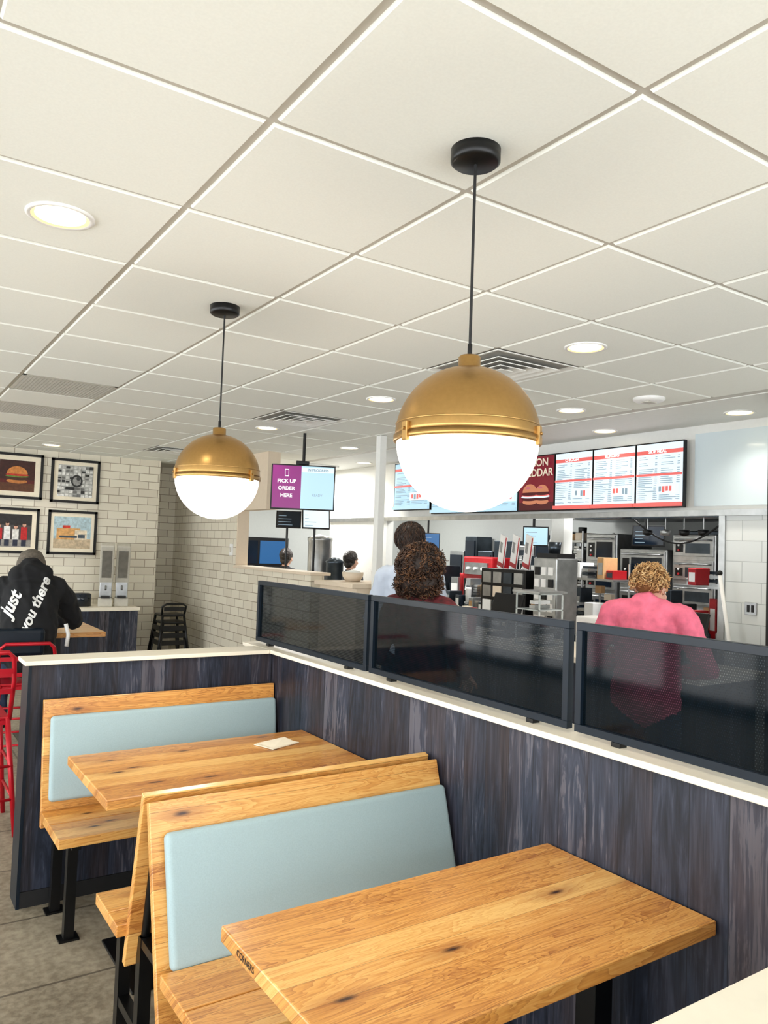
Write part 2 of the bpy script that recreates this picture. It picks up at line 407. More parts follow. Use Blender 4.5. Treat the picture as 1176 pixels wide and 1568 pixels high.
# ------------------------------------------------------------------ partitions
b=MB()
b.box(1.84,1.98,-.6,4.12,0,1.075,'navy'); b.box(1.815,2.0,-.62,4.14,1.075,1.095,'capw',bev=.003)
b.done('partition_wall_long')
b=MB()
b.box(.65,1.838,3.80,3.94,.0,1.075,'navy'); b.box(.617,1.813,3.775,3.965,1.075,1.095,'capw',bev=.003); b.box(.636,.65,3.79,3.95,0,1.075,'navym')
b.box(.64,1.83,3.793,3.80,0,.07,'blackm')
b.done('partition_wall_far')
b=MB()
b.box(.64,1.838,.46,.60,0,1.075,'navy'); b.box(.612,1.813,.435,.615,1.075,1.095,'capw',bev=.003)
b.done('partition_wall_near')
def screen(y0,y1):
    b=MB(); x=1.885; z0,z1=1.108,1.447; w=.024
    for a in [(y0,y1,z0,z0+w),(y0,y1,z1-w,z1),(y0,y0+w,z0+w,z1-w),(y1-w,y1,z0+w,z1-w)]:
        b.box(x-.013,x+.013,*a,'navym',bev=.001,seg=1)
    b.quad((x,y0+w,z0+w),(x,y1-w,z0+w),(x,y1-w,z1-w),(x,y0+w,z1-w),'screenmesh')
    for t in (.14,.86):
        y=y0+(y1-y0)*t; b.box(x-.016,x+.016,y-.016,y+.016,1.095,1.108,'black')
    b.done('dark_divider_screen')
screen(2.92,4.09); screen(1.73,2.895); screen(.53,1.70); screen(-.66,.505)

# ------------------------------------------------------------------ tables and benches
def table(x0,x1,y0,y1,top=.75,legs=None):
    b=MB(); b.box(x0,x1,y0,y1,top-.038,top,'oak',bev=.004)
    cy=(y0+y1)/2
    for x in (legs or (x0+.35,x1-.11)):
        b.box(x-.035,x+.035,cy-.035,cy+.035,.012,top-.045,'black',bev=.003)
        b.box(x-.05 if x>x1-.2 else x-.2,min(x+.2,x1-.02),cy-.22,cy+.22,0,.012,'black',bev=.003)
        b.box(x-.16,min(x+.16,x1-.02),cy-.03,cy+.03,top-.05,top-.038,'black')
        b.box(x-.03,x+.03,cy-.2,cy+.2,top-.05,top-.038,'black')
    return b
b=table(.750,1.835,1.18,1.765); 
o=b.done('booth_table'); text('edge_stamp','CORNERS',.021,(.749,1.62,.731),(math.pi/2,0,-math.pi/2),'blackm',o,ext=.0002)
b=table(.742,1.835,2.79,3.42); b.done('booth_table')
b=MB(); T=Matrix.Translation((1.60,3.22,.752))@Matrix.Rotation(.35,4,'Z')
b.box(-.085,.085,-.06,.06,0,.003,'paper',T); b.add([(-.08,-.055,.004),(.07,-.06,.004),(.082,.03,.012),(-.07,.058,.006)],[(0,1,2,3)],'paper',T); b.done('paper_napkin')

def slant(x0,x1,yt,zt,yb,zb,th,m,b,side,bev=.003,seg=2,smooth=False,off=0,t0=0,t1=1):
    p=Vector((0,yt,zt)); q=Vector((0,yb,zb)); d=(q-p); L=d.length; d.normalize()
    nrm=Vector((0,-d.z,d.y))*1.0
    if nrm.y*side<0: nrm=-nrm
    T=Matrix(((1,0,0,0),(0,nrm.y,d.y,p.y),(0,nrm.z,d.z,p.z),(0,0,0,1)))
    b.box(x0,x1,off,off+th,L*t0,L*t1,m,T,bev,seg,smooth)
def feet_leg(b,x,y,z1,y2=None):
    b.box(x-.02,x+.02,y-.02,y+.02,.006,z1,'black'); b.box(x-.04,x+.04,y-.035,y+.035,0,.008,'black')
b=MB(); X0,X1=.745,1.83
slant(X0,X1,2.335,.872,2.16,.30,.026,'oak',b,1)
slant(X0,X1,2.41,.882,2.53,.32,.026,'oak',b,-1)
b.box(X0,X1,1.80,1.965,.412,.45,'oak',bev=.003); b.box(X0-.0,X1,1.97,2.165,.412,.45,'oak',bev=.003)
b.box(X0-.03,X1,2.50,2.60,.412,.45,'oak',bev=.003); b.box(X0-.03,X1,2.605,2.765,.412,.45,'oak',bev=.003)
slant(X0+.035,X1-.005,2.335,.872,2.16,.30,.042,'vinyl',b,-1,bev=.018,seg=4,smooth=True,t0=.15,t1=.77)
slant(X0+.035,X1-.005,2.41,.882,2.53,.32,.042,'vinyl',b,1,bev=.018,seg=4,smooth=True,t0=.15,t1=.77)
for x in (.80,1.70):
    for y in (1.90,2.24,2.48,2.70): feet_leg(b,x,y,.412)
    b.box(x-.018,x+.018,1.84,2.72,.385,.412,'black'); b.box(x-.018,x+.018,1.92,2.68,.10,.13,'black')
    b.cyl((x,2.24,.40),(x,2.36,.80),.014,'black'); b.cyl((x,2.48,.40),(x,2.40,.80),.014,'black')
b.done('double_booth_bench')
def bench(yb,s):
    b=MB()
    slant(.70,1.83,yb,.925,yb+s*.07,.38,.028,'oak',b,-s)
    slant(.725,1.825,yb,.925,yb+s*.07,.38,.042,'vinyl',b,s,bev=.018,seg=4,smooth=True,t0=.13,t1=.80)
    for a,c in ((.06,.24),(.245,.44)):
        y0,y1=sorted((yb+s*a,yb+s*c)); b.box(.70,1.83,y0,y1,.412,.45,'oak',bev=.003)
    for x in (.78,1.7):
        for d in (.04,.32): feet_leg(b,x,yb+s*d,.412)
        y0,y1=sorted((yb+s*.02,yb+s*.40)); b.box(x-.018,x+.018,y0,y1,.385,.412,'black')
    b.done('booth_bench')
bench(3.745,-1); bench(.66,1)

# ------------------------------------------------------------------ chairs / far dining area
def metal_chair(name,x,y,rot,m,seat=.65,top=1.0,back=True):
    b=MB(); T=rotz(rot,(x,y,0)); w=.17
    b.box(-w,w,-w,w,seat-.02,seat,m,T,bev=.008); b.box(-w,w,-w,w,seat-.045,seat-.02,m,T)
    for sx in (-1,1):
        for sy in (-1,1):
            b.tube([(sx*(w-.01),sy*(w-.01),seat-.01),(sx*(w+.05),sy*(w+.05),0)],[.016,.013],m,8,T)
    for z in (.2,.38):
        e=w+.05*(1-z/seat)
        for p,q in (((-e,-e),(e,-e)),((e,-e),(e,e)),((e,e),(-e,e)),((-e,e),(-e,-e))): b.tube([(p[0],p[1],z),(q[0],q[1],z)],.009,m,6,T)
    if back:
        pts=[(-w,-w+.01,seat-.02),(-w-.01,-w-.02,seat+.2),(-w-.0,-w-.045,top-.03),(-w+.03,-w-.05,top),(w-.03,-w-.05,top),(w,-w-.045,top-.03),(w+.01,-w-.02,seat+.2),(w,-w+.01,seat-.02)]
        b.tube(pts,.013,m,8,T)
        for z in (top-.09,top-.2):
            b.box(-w,w,-w-.044,-w-.036,z-.028,z+.0,m,T)
    b.done(name)
metal_chair('red_metal_counter_chair',.545,4.93,0,'red',top=1.01)
metal_chair('red_metal_counter_chair',1.0,6.12,-.1,'red',seat=.62,top=.9)
b=MB()
b.box(.1,1.65,6.48,7.35,.862,.90,'oak',bev=.004)
for x in (.4,1.35):
    b.box(x-.04,x+.04,6.88,6.96,.012,.862,'black'); b.box(x-.25,x+.25,6.67,7.17,0,.012,'black',bev=.003)
b.done('counter_height_dining_table')
b=MB(); b.box(1.62,2.76,9.42,9.98,.06,.80,'navy'); b.box(1.60,2.78,9.40,9.99,.80,.84,'capw',bev=.004); b.box(1.66,2.72,9.44,9.98,0,.06,'blackm')
for x in (2.0,2.38): b.box(x-.002,x+.002,9.415,9.42,.08,.78,'blackm')
b.done('condiment_cabinet')
for x in (2.43,2.62):
    b=MB(); T=Matrix.Translation((x,9.66,.84))@Matrix.Rotation(-.25,4,'Z')
    b.box(-.08,.08,-.12,.12,0,.10,'grille',T,bev=.006); b.box(-.07,.07,.0,.12,.10,.45,'steel',T,bev=.006)
    T2=T@Matrix.Translation((0,.02,.36))@Matrix.Rotation(.42,4,'X')
    b.box(-.080,.080,-.05,.05,-.08,.42,'grille',T2,bev=.012); b.box(-.055,.055,-.054,-.05,.0,.36,'steel',T2)
    b.cyl((0,-.08,.20),(0,-.02,.24),.012,'steel',T=T); b.box(-.05,.05,-.15,-.03,.10,.125,'blackm',T)
    b.done('condiment_pump_dispenser')
b=MB(); b.lathe((2.16,9.68,.84),[(.0005,.0),(.11,0),(.11,.14),(.09,.155),(.0005,.16)],'scr_dark'); b.done('round_napkin_canister')
b=MB(); b.lathe((1.92,9.68,.84),[(.0005,.0),(.06,0),(.075,.13),(.06,.13),(.0005,.01)],'blackm'); b.done('straw_cup')
b=MB()
for k,(dx,dz) in enumerate(((0,0),(.01,.09),(.0,.18))):
    T=Matrix.Translation((3.22+dx,9.62,dz)); w=.15; s=.56
    b.box(-w,w,-w,w,s-.03,s,'black',T,bev=.01)
    for sx in (-1,1):
        for sy in (-1,1): b.tube([(sx*w*.9,sy*w*.9,s-.01),(sx*(w+.05),sy*(w+.05),0)],.016,'black',8,T)
    b.box(-w,w,-w-.02,-w-.01,s-.2,s-.14,'black',T); b.box(-w-.02,-w-.01,-w,w,s-.2,s-.14,'black',T)
b.tube([(3.08,9.50,.72),(3.07,9.46,.84),(3.12,9.45,.87),(3.32,9.45,.87),(3.37,9.46,.84),(3.36,9.50,.72)],.014,'black'); b.box(3.09,3.35,9.455,9.465,.78,.83,'black')
b.done('stacked_metal_stools')
def picture(x0,x1,z0,z1,kind):
    b=MB(); y=10.0; w=.03
    b.box(x0,x1,y-.012,y,z0,z1,'blackm')
    for a in ((x0,x1,z0,z0+w),(x0,x1,z1-w,z1),(x0,x0+w,z0,z1),(x1-w,x1,z0,z1)): b.box(a[0],a[1],y-.03,y,a[2],a[3],'blackm')
    b.box(x0+w,x1-w,y-.015,y-.012,z0+w,z1-w,'paper')
    W=x1-x0; H=z1-z0; k=[0]
    def r(u0,u1,v0,v1,m):
        k[0]+=1; b.box(x0+u0*W,x0+u1*W,y-.016-.0002*k[0],y-.015,z0+v0*H,z0+v1*H,m)
    def el(u,v,ru,rv,m,n=24,half=0):
        k[0]+=1; yy=y-.0162-.0002*k[0]; pts=[]
        for i in range(n+1):
            a=(math.pi*i/n if half else 2*math.pi*i/n)
            pts.append((x0+(u+ru*math.cos(a))*W,yy,z0+(v+rv*math.sin(a))*H))
        b.poly(pts[::-1],m)
    def P(n,c): 
        if n not in M: M[n]=plain(n,c,.6,var=.25,scale=35)
        return n
    if kind==0:
        r(.16,.84,.16,.84,P('photo_dark_brown',(60,26,20))); r(.16,.84,.16,.34,P('photo_table_brown',(96,56,34))); r(.16,.84,.34,.42,P('photo_table_red',(90,24,22)))
        el(.5,.38,.2,.05,P('photo_bun_low',(190,120,60))); el(.5,.44,.22,.04,P('photo_patty',(70,36,20))); el(.5,.49,.23,.025,P('photo_lettuce',(96,130,50))); el(.5,.52,.22,.025,P('photo_tomato',(190,50,36))); el(.5,.54,.2,.17,P('photo_bun',(206,130,62)),half=1)
    elif kind==1:
        r(.14,.86,.14,.86,P('photo_grey',(176,176,172)))
        for i in range(9):
            for j in range(9):
                c=random.choice([0,1,1,2,3,3]); u=.14+.08*i; v=.14+.08*j
                r(u,u+.05+.025*random.random(),v,v+.03+.04*random.random(),P('photo_bw%d'%c,[(46,46,46),(232,232,228),(120,120,118),(206,206,202)][c]))
        el(.52,.5,.12,.14,P('photo_bwring',(40,40,40))); el(.52,.5,.085,.10,P('photo_bwmid',(150,150,148))); el(.55,.56,.04,.05,P('photo_bwcore',(60,60,60))); r(.3,.48,.3,.36,'photo_bwring')
    elif kind==2:
        r(.14,.86,.14,.86,P('photo_dim',(70,66,66))); r(.14,.86,.14,.3,P('photo_ground',(150,146,140))); r(.14,.86,.62,.86,P('photo_wallback',(40,38,40)))
        for u,c,hh in ((.25,(190,30,36),0),(.4,(236,236,232),.04),(.56,(226,226,222),-.02),(.72,(190,34,36),.03)):
            r(u-.06,u+.06,.30,.55+hh,P('photo_shirt%d'%c[1],c)); el(u,.60+hh,.035,.05,P('photo_face',(206,160,136))); el(u,.635+hh,.035,.025,P('photo_hair',(50,36,30))); r(u-.045,u+.045,.16,.30,P('photo_jeans',(40,46,66)))
    else:
        r(.12,.88,.14,.86,P('photo_sky',(176,200,208))); r(.12,.88,.14,.36,P('photo_lot',(200,180,150)))
        r(.18,.66,.34,.60,P('photo_orange_building',(216,164,102))); r(.55,.8,.34,.56,P('photo_building_white',(228,214,190))); r(.24,.6,.38,.43,P('photo_windows',(70,84,96))); r(.3,.45,.60,.66,P('photo_sign',(206,60,44))); r(.62,.76,.38,.46,'photo_windows')
    b.done('framed_picture')
picture(1.15,1.715,2.085,2.62,0); picture(1.805,2.37,2.07,2.605,1); picture(1.13,1.70,1.44,1.975,2); picture(1.80,2.365,1.44,1.975,3)
picture(.47,1.05,2.085,2.62,3); picture(.47,1.05,1.44,1.975,1)

# ------------------------------------------------------------------ pick-up display and menu boards
e=empty('pickup_order_display'); 
A=math.radians(-27.6+3)
T=Matrix.Translation((3.27,6.26,2.18))@Matrix.Rotation(A,4,'Z')
b=MB(); W2,H2=.278,.193
b.box(-W2-.012,W2+.012,0,.045,-H2-.012,H2+.012,'black',T,bev=.004)
b.quad((-W2,-.001,-H2),(-.02,-.001,-H2),(-.02,-.001,H2),(-W2,-.001,H2),'scr_purple',T)
b.quad((-.02,-.001,-H2),(W2,-.001,-H2),(W2,-.001,H2),(-.02,-.001,H2),'scr_lb',T)
b.quad((-.018,-.002,H2-.055),(W2,-.002,H2-.055),(W2,-.002,H2-.012),(-.018,-.002,H2-.012),'scr_lb2',T)
b.cyl((0,.06,H2-.05),(0,.06,CZ-2.18),.014,'black',T=T); b.box(-.06,.06,.045,.07,-.06,.1,'black',T)
b.box(-.07,.05,.02,.09,H2+.015,H2+.05,'black',T,bev=.005)
for a in ((-.168,-.132,.095,.1),(-.168,-.132,.155,.16),(-.168,-.164,.095,.16),(-.136,-.132,.095,.16)): b.box(a[0],a[1],-.003,-.002,a[2],a[3],'scr_white',T)
b.done('display_panel',e)
def ttext(body,size,x,z,m,bold=.001):
    p=T@Vector((x,-.004,z)); o=text('label',body,size,p,(math.pi/2,0,A),m,e,ext=.0005); o.data.offset=bold
ttext('PICK UP',.046,-.15,.05,'scr_white',.0012); ttext('ORDER',.046,-.15,-.015,'scr_white',.0012); ttext('HERE',.046,-.15,-.08,'scr_white',.0012)
ttext('IN PROGRESS',.032,.13,H2-.034,'scr_txt'); ttext('READY',.03,.13,-.07,'scr_txt',0)

def menu(y0,y1,z0,z1,kind,title):
    x=5.2; e=empty('digital_menu_board'); b=MB()
    b.box(x,x+.04,y0+.003,y1-.003,z0,z1,'black')
    b.box(x+.04,5.3,(y0+y1)/2-.05,(y0+y1)/2+.05,(z0+z1)/2-.05,(z0+z1)/2+.05,'black')
    W=y1-y0;H=z1-z0;n=[0]
    def r(u0,u1,v0,v1,m):
        n[0]+=1; xx=x-.0004*n[0]; b.box(xx,x,y1-u1*W,y1-u0*W,z0+v0*H,z0+v1*H,m)
    def el(u,v,ru,rv,m,half=0):
        n[0]+=1; xx=x-.0004*n[0]; pts=[]
        for i in range(25):
            a=math.pi*i/24 if half else 2*math.pi*i/24
            pts.append((xx,y1-(u+ru*math.cos(a))*W,z0+(v+rv*math.sin(a))*H))
        b.poly(pts,m)
    if kind=='red':
        r(.03,.97,.02,.98,'scr_maroon'); r(.03,.97,.02,.16,'scr_maroon2')
        for cu,s in ((.34,1.),(.68,.85)):
            el(cu,.17,.2*s,.05,'scr_bun'); el(cu,.22,.23*s,.035,'scr_maroon2'); el(cu,.26,.24*s,.025,'scr_lb2'); el(cu,.285,.22*s,.022,'scr_red'); el(cu,.31,.23*s,.03,'scr_maroon2'); el(cu,.34,.2*s,.15*s,'scr_bun',1); el(cu-.05,.42,.07*s,.02,'scr_purple2')
        b.done('panel',e)
        for k,tx in enumerate(title): text('label',tx,.10,(x-.025,(y0+y1)/2,z1-.075-.095*k),(math.pi/2,0,-math.pi/2),'paper',e).data.offset=.002
        return
    r(.02,.98,.02,.98,'scr_lb' if kind=='blue' else 'scr_lb2')
    r(.02,.98,.82,.88,'scr_red')
    rows=22
    for i in range(rows):
        v=.775-.031*i
        if i==9: r(.03,.97,v-.01,v+.025,'scr_red'); continue
        if random.random()<.12: continue
        r(.08,.08+.12+.22*random.random(),v,v+.009,'scr_txt'); r(.42,.46,v,v+.009,'scr_txt')
        r(.55,.55+.12+.2*random.random(),v,v+.009,'scr_txt'); r(.88,.92,v,v+.009,'scr_txt')
    r(.5,.95,.2,.36,'scr_lb2'); r(.02,.98,.02,.08,'scr_red' if kind!='blue' else 'scr_lb')
    for i in range(5): r(.55+.07*i,.60+.07*i,.22+.03*random.random(),.32,random.choice(['scr_red','scr_txt','scr_white']))
    b.done('panel',e)
    text('label',title,.036,(x-.025,(y0+y1)/2,z0+H*.85),(math.pi/2,0,-math.pi/2),'scr_white',e).data.offset=.0008
yy=[3.675,4.125,4.575,5.02,5.50,5.96,6.42,6.88]
bb=[('pale','SIDE MEAL'),('pale','BURGERS'),('pale','CHICKEN'),('red',['BACON','CHEDDAR']),('blue','SHAKES'),('blue','SALADS'),('blue','DRINKS')]
for k,(kd,tt) in enumerate(bb): menu(yy[k],yy[k+1],2.05,2.575,kd,tt)
menu(6.90,7.62,2.10,2.66,'blue','BREAKFAST')

# ------------------------------------------------------------------ service area
b=MB(); b.box(3.83,3.90,5.86,5.93,0,CZ-.01,'wallw',bev=.004); b.done('support_post')
b=MB(); b.box(4.05,4.65,2.75,5.5,0,.93,'navy'); b.box(4.0,4.7,2.7,5.55,.93,.97,'capw',bev=.004); b.done('order_counter')
b=MB(); b.box(3.72,4.3,6.0,6.68,0,1.28,'wallb'); b.box(3.66,4.36,5.98,6.70,1.28,1.32,'wallb',bev=.004); b.done('pickup_counter')
def monitor(name,c,w,h,az,tilt,scrm,pole=0,back=False):
    T=Matrix.Translation(c)@Matrix.Rotation(az,4,'Z')@Matrix.Rotation(tilt,4,'X')
    b=MB(); b.box(-w/2,w/2,0,.03,-h/2,h/2,'black',T,bev=.004)
    b.quad((-w/2+.012,-.001,-h/2+.012),(w/2-.012,-.001,-h/2+.012),(w/2-.012,-.001,h/2-.012),(-w/2+.012,-.001,h/2-.012),scrm,T)
    for i in range(4): 
        z=-h/2+.03+(h-.06)*i/4; b.box(-w/2+.03,-w/2+.03+w*.5*random.random()+.03,-.002,-.001,z,z+.006,'scr_txt',T)
    p=Vector(c)
    if pole: b.cyl((p.x,p.y+.03,p.z),(p.x,p.y+.03,pole),.014,'black')
    b.done(name)
# two order monitors carried on stands that rise from the beverage counter
monitor('order_monitor',(4.2,8.38,1.96),.30,.21,-.5,-.25,'scr_dark',pole=.96)
monitor('order_monitor',(4.16,7.62,1.95),.31,.22,-.35,-.25,'scr_lb2',pole=.96)
monitor('kitchen_monitor',(6.6,8.75,1.78),.3,.22,-.6,0,'scr_blue',pole=CZ)
monitor('kitchen_monitor',(5.7,5.75,1.83),.26,.2,-.8,0,'scr_lb',pole=CZ)
monitor('kitchen_monitor',(6.15,4.72,1.86),.30,.2,-1.1,-.2,'scr_dark',pole=CZ)
b=MB(); b.box(4.1,4.65,7.1,8.5,0,.92,'wallg'); b.box(4.08,4.67,7.08,8.52,.92,.96,'steel',bev=.004); b.done('beverage_counter')
b=MB(); b.lathe((4.46,8.05,.96),[(.0005,0),(.15,0),(.15,.05),(.14,.07),(.14,.74),(.15,.76),(.15,.79),(.05,.82),(.0005,.83)],'steel'); b.box(4.30,4.36,7.93,7.99,1.05,1.2,'black'); b.done('tea_urn')
b=MB(); b.lathe((4.48,7.72,.96),[(.0005,0),(.11,0),(.11,.05),(.10,.07),(.10,.5),(.11,.52),(.05,.56),(.0005,.57)],'steeld'); b.done('coffee_urn')
b=MB(); b.lathe((3.95,6.45,1.32),[(.0005,0),(.07,0),(.10,.05),(.105,.09),(.09,.09),(.06,.02),(.0005,.02)],'wallb'); b.lathe((3.95,6.45,1.385),[(.09,0),(.07,.035),(.0005,.05)],'wallw'); b.done('paper_bag_bowl')
for p in ((4.05,6.2),(4.16,6.3),(4.1,6.12)):
    b=MB(); b.lathe((p[0],p[1],1.32),[(.0005,0),(.03,0),(.042,.11),(.046,.115),(.046,.125),(.0005,.128)],'white'); b.done('paper_cup')
# ---- kitchen line
def rackb(x0,x1,y0,y1,zs,m='steel'):
    b=MB()
    for x in (x0+.015,x1-.015):
        for y in (y0+.015,y1-.015): b.cyl((x,y,zs[0]-.03),(x,y,max(zs)+.12),.014,m,n=8)
    for z in zs: b.box(x0,x1,y0,y1,z-.012,z+.012,m)
    return b
def clutter(b,x0,x1,y0,y1,z,hmin,hmax,cell=.13,pal=('white','steel','black','steeld','steel','wallb','white','steel','scr_dark','steel','steeld','redp','tan'),p=.92):
    y=y0
    while y<y1-.05:
        w=cell*random.uniform(.7,1.4); w=min(w,y1-y)
        if random.random()<p:
            h=random.uniform(hmin,hmax); m=random.choice(pal); xm=x0+random.uniform(0,.3)*(x1-x0)*.4; xe=xm+min(x1-xm,.9*(x1-x0)); g=.008
            k=random.random(); cy=y+w/2; cx=(xm+xe)/2; rr=min(w/2-g,(xe-xm)/2)
            if k<.40:
                b.box(xm,xe,y+g,y+w-g,z,z+h,m,bev=.006); b.box(xm-.003,xm,y+g+.012,y+w-g-.012,z+h*.2,z+h*.75,random.choice(pal))
            elif k<.62:
                b.lathe((cx,cy,z),[(.0005,0),(rr*.85,0),(rr,h*.9),(rr,h),(.0005,h)],m,16)
            elif k<.8:
                n=max(2,int(h/.03))
                for i in range(n): b.box(xm+.004*i,xe,y+g,y+w-g,z+i*h/n,z+(i+.75)*h/n,m if i%2 else 'steel')
            elif k<.9:
                b.lathe((cx,cy,z),[(.0005,0),(rr*.6,0),(rr*.6,h*.6),(rr*.2,h*.8),(rr*.2,h),(.0005,h)],m,12)
            else:
                b.box(xm,xe,y+g,y+w-g,z,z+h*.3,m); b.cyl((cx,cy,z+h*.3),(cx,cy,z+h),.012,'steel',n=8); b.box(cx-.03,cx+.03,cy-w*.3,cy+w*.3,z+h*.8,z+h,m)
        y+=w
b=MB(); b.box(5.95,6.45,3.6,7.75,.90,.96,'steel',bev=.004); b.box(6.0,6.42,3.65,7.7,.0,.9,'steeld')
clutter(b,5.98,6.2,3.65,7.7,.96,.08,.26,.10); clutter(b,6.22,6.42,3.65,7.7,.96,.14,.42,.12)
for y in (3.65,5.05,6.4): b.cyl((6.3,y,.96),(6.3,y,1.58),.012,'steel',n=8)
b.box(6.12,6.44,5.1,6.5,1.40,1.42,'steel'); clutter(b,6.16,6.4,5.15,6.45,1.42,.06,.22,.13)
b.box(6.12,6.44,3.62,4.4,1.40,1.42,'steel'); clutter(b,6.16,6.4,3.65,4.4,1.42,.05,.16,.12)
b.done('food_prep_line')
b=MB(); b.box(6.78,7.6,3.6,9.3,0,.90,'steeld'); b.box(6.75,7.6,3.58,9.32,.90,.94,'steel',bev=.004)
for y in np.arange(3.8,9.2,.45): b.box(6.765,6.78,y,y+.4,.1,.85,'steel'); 
b.done('cooking_line_counter')
def oven(x,y0,y1,z0,z1,n,glass='scr_dark'):
    b=MB(); d=.6
    b.box(x,x+d,y0,y1,z0,z1,'steel',bev=.01); H=(z1-z0)/n
    for i in range(n):
        a=z0+i*H
        b.box(x-.012,x,y0+.02,y1-.02,a+.02,a+H-.02,'steel',bev=.004); b.box(x-.016,x-.012,y0+.06,y1-.16,a+.05,a+H-.09,glass)
        b.tube([(x-.012,y0+.05,a+H-.055),(x-.05,y0+.05,a+H-.055),(x-.05,y1-.06,a+H-.055),(x-.012,y1-.06,a+H-.055)],.010,'steel')
        b.box(x-.02,x-.012,y1-.13,y1-.05,a+.06,a+H-.1,'black'); 
        for k in range(3): b.cyl((x-.03,y1-.09,a+.08+.05*k),(x-.02,y1-.09,a+.08+.05*k),.012,'white' if k else 'redp',n=10)
    return b.done('commercial_oven')
oven(6.85,5.02,5.62,.94,1.74,2); oven(6.85,5.66,6.1,.94,1.9,3); oven(6.9,6.72,7.25,.94,1.62,2,'scr_blue'); oven(6.85,4.0,4.45,.94,1.72,3); oven(6.88,4.49,4.98,.94,1.9,4,'steeld')
b=rackb(6.85,7.4,6.15,6.68,(.97,1.18,1.39,1.60,1.81))
for z in (.982,1.192,1.402,1.612,1.822): clutter(b,6.88,7.3,6.19,6.64,z,.08,.17,.11,('white','steel','tan','wallb','steel','black'))
b.done('storage_rack')
b=MB(); b.box(6.9,7.3,7.75,8.35,.94,1.58,'redp',bev=.02); b.box(6.88,6.9,7.8,8.3,1.0,1.28,'black'); b.box(6.87,6.9,7.82,8.28,1.34,1.5,'steel')
for y in (7.9,8.05,8.2): b.cyl((6.86,y,1.24),(6.84,y,1.12),.018,'white'); b.cyl((6.87,y,1.42),(6.84,y,1.42),.02,'white')
b.done('red_drink_machine')
b=MB(); clutter(b,6.85,7.2,7.3,7.72,.94,.2,.55,.16,('black','steel','white','steeld')); clutter(b,6.85,7.2,8.4,9.2,.94,.15,.5,.18,('black','steel','white','steeld')); b.done('countertop_appliances')
b=MB()
def hood(x0,x1,y0,y1,z0,z1):
    b.add([(x0,y0,z0),(x0,y1,z0),(x1,y1,z0),(x1,y0,z0),(x0+.25,y0,z1),(x0+.25,y1,z1),(x1,y1,z1),(x1,y0,z1)],[(3,2,1,0),(0,1,5,4),(1,2,6,5),(2,3,7,6),(3,0,4,7),(4,5,6,7)],'steeld')
    b.box(x0-.02,x0+.01,y0,y1,z0-.03,z0+.03,'steel')
hood(6.6,7.9,3.6,6.7,2.08,2.42); b.box(6.9,7.9,3.7,6.6,2.42,CZ-.01,'steel'); b.done('range_hood')
b=MB(); b.box(5.5,5.72,4.5,5.05,1.99,2.01,'steeld'); b.box(5.5,5.72,3.5,4.4,1.99,2.01,'steeld')
for y in (3.6,4.3,4.55,5.0): b.cyl((5.62,y,2.0),(5.62,y,CZ-.006),.01,'steel',n=8)
for i in range(5):
    y=3.6+i*.18; b.cyl((5.62,y,1.99),(5.62,y,1.90),.006,'steel',n=6); b.lathe((5.62,y,1.84),[(.0005,0),(.04,.01),(.045,.05),(.04,.05),(.0005,.02)],random.choice(['steel','steeld','black']),16)
b.tube([(5.6,3.55+.01*i,1.98-.2*math.sin(math.pi*i/90)) for i in range(0,91,3)],.008,'black',6)
b.done('hanging_utensil_shelf')
b=MB(); b.box(5.5,5.62,5.18,5.34,0,CZ-.01,'wallw'); b.done('kitchen_column')
b=MB()
y=3.6
while y<9.6:
    w=random.uniform(.3,.6); z=random.uniform(1.6,2.0); b.box(7.66,7.97,y,y+w-.03,0,z,random.choice(['steeld','steel','black','steel']),bev=.01)
    b.box(7.64,7.66,y+.03,y+w-.06,1.1,z-.06,random.choice(['scr_dark','steel','black','steeld'])); y+=w
b.done('tall_refrigerator_line')
b=MB(); b.box(4.9,5.15,5.05,5.65,0,1.5,'black')
for i in range(3):
    T=Matrix.Translation((4.98,5.14+.17*i,1.5))@Matrix.Rotation(-.3,4,'Z')@Matrix.Rotation(.22,4,'X')
    b.box(-.004,.004,-.07,.07,0,.32,'white',T); b.box(-.006,-.004,-.07,.07,.02,.06,'redp',T); b.box(-.006,-.004,-.07,-.05,.02,.31,'redp',T); b.box(-.006,-.004,-.0,.05,.15,.25,'steel',T)
for j in range(4):
    for i in range(4): b.box(4.885,4.9,5.08+.14*i,5.19+.14*i,.98+.13*j,1.08+.13*j,random.choice(['steel','white','steeld','steel','wallb']))
b.done('menu_holder_stand')
b=MB(); b.box(4.9,5.2,4.68,5.0,0,.96,'steeld'); b.box(4.92,5.18,4.7,4.98,.96,1.62,'steel',bev=.01)
for i in range(3):
    for j in range(5): b.box(4.905,4.92,4.74+.08*i,4.79+.08*i,1.05+.105*j,1.12+.105*j,'white' if (i+j)%3 else 'black')
b.box(4.94,5.16,4.72,4.96,1.62,1.66,'blackm'); b.lathe((5.03,4.84,1.66),[(.0005,0),(.05,0),(.06,.1),(.0005,.1)],'steeld',16)
b.done('cup_dispenser')
b=MB()
for xx in (4.15,4.39):
    for yy2 in (4.13,4.37): b.box(xx,xx+.01,yy2,yy2+.01,.97,1.36,'acryl')
for z in (.97,1.1,1.23,1.35): b.box(4.15,4.40,4.13,4.38,z,z+.008,'acryl')
clutter(b,4.18,4.36,4.15,4.36,.98,.05,.09,.09,('paper','tan','white')); clutter(b,4.18,4.36,4.15,4.36,1.11,.05,.09,.09,('paper','white','redp')); clutter(b,4.18,4.36,4.15,4.36,1.24,.05,.09,.09,('paper','white','tan'))
b.box(4.13,4.42,4.11,4.40,1.36,1.375,'steel'); b.done('acrylic_display_case')
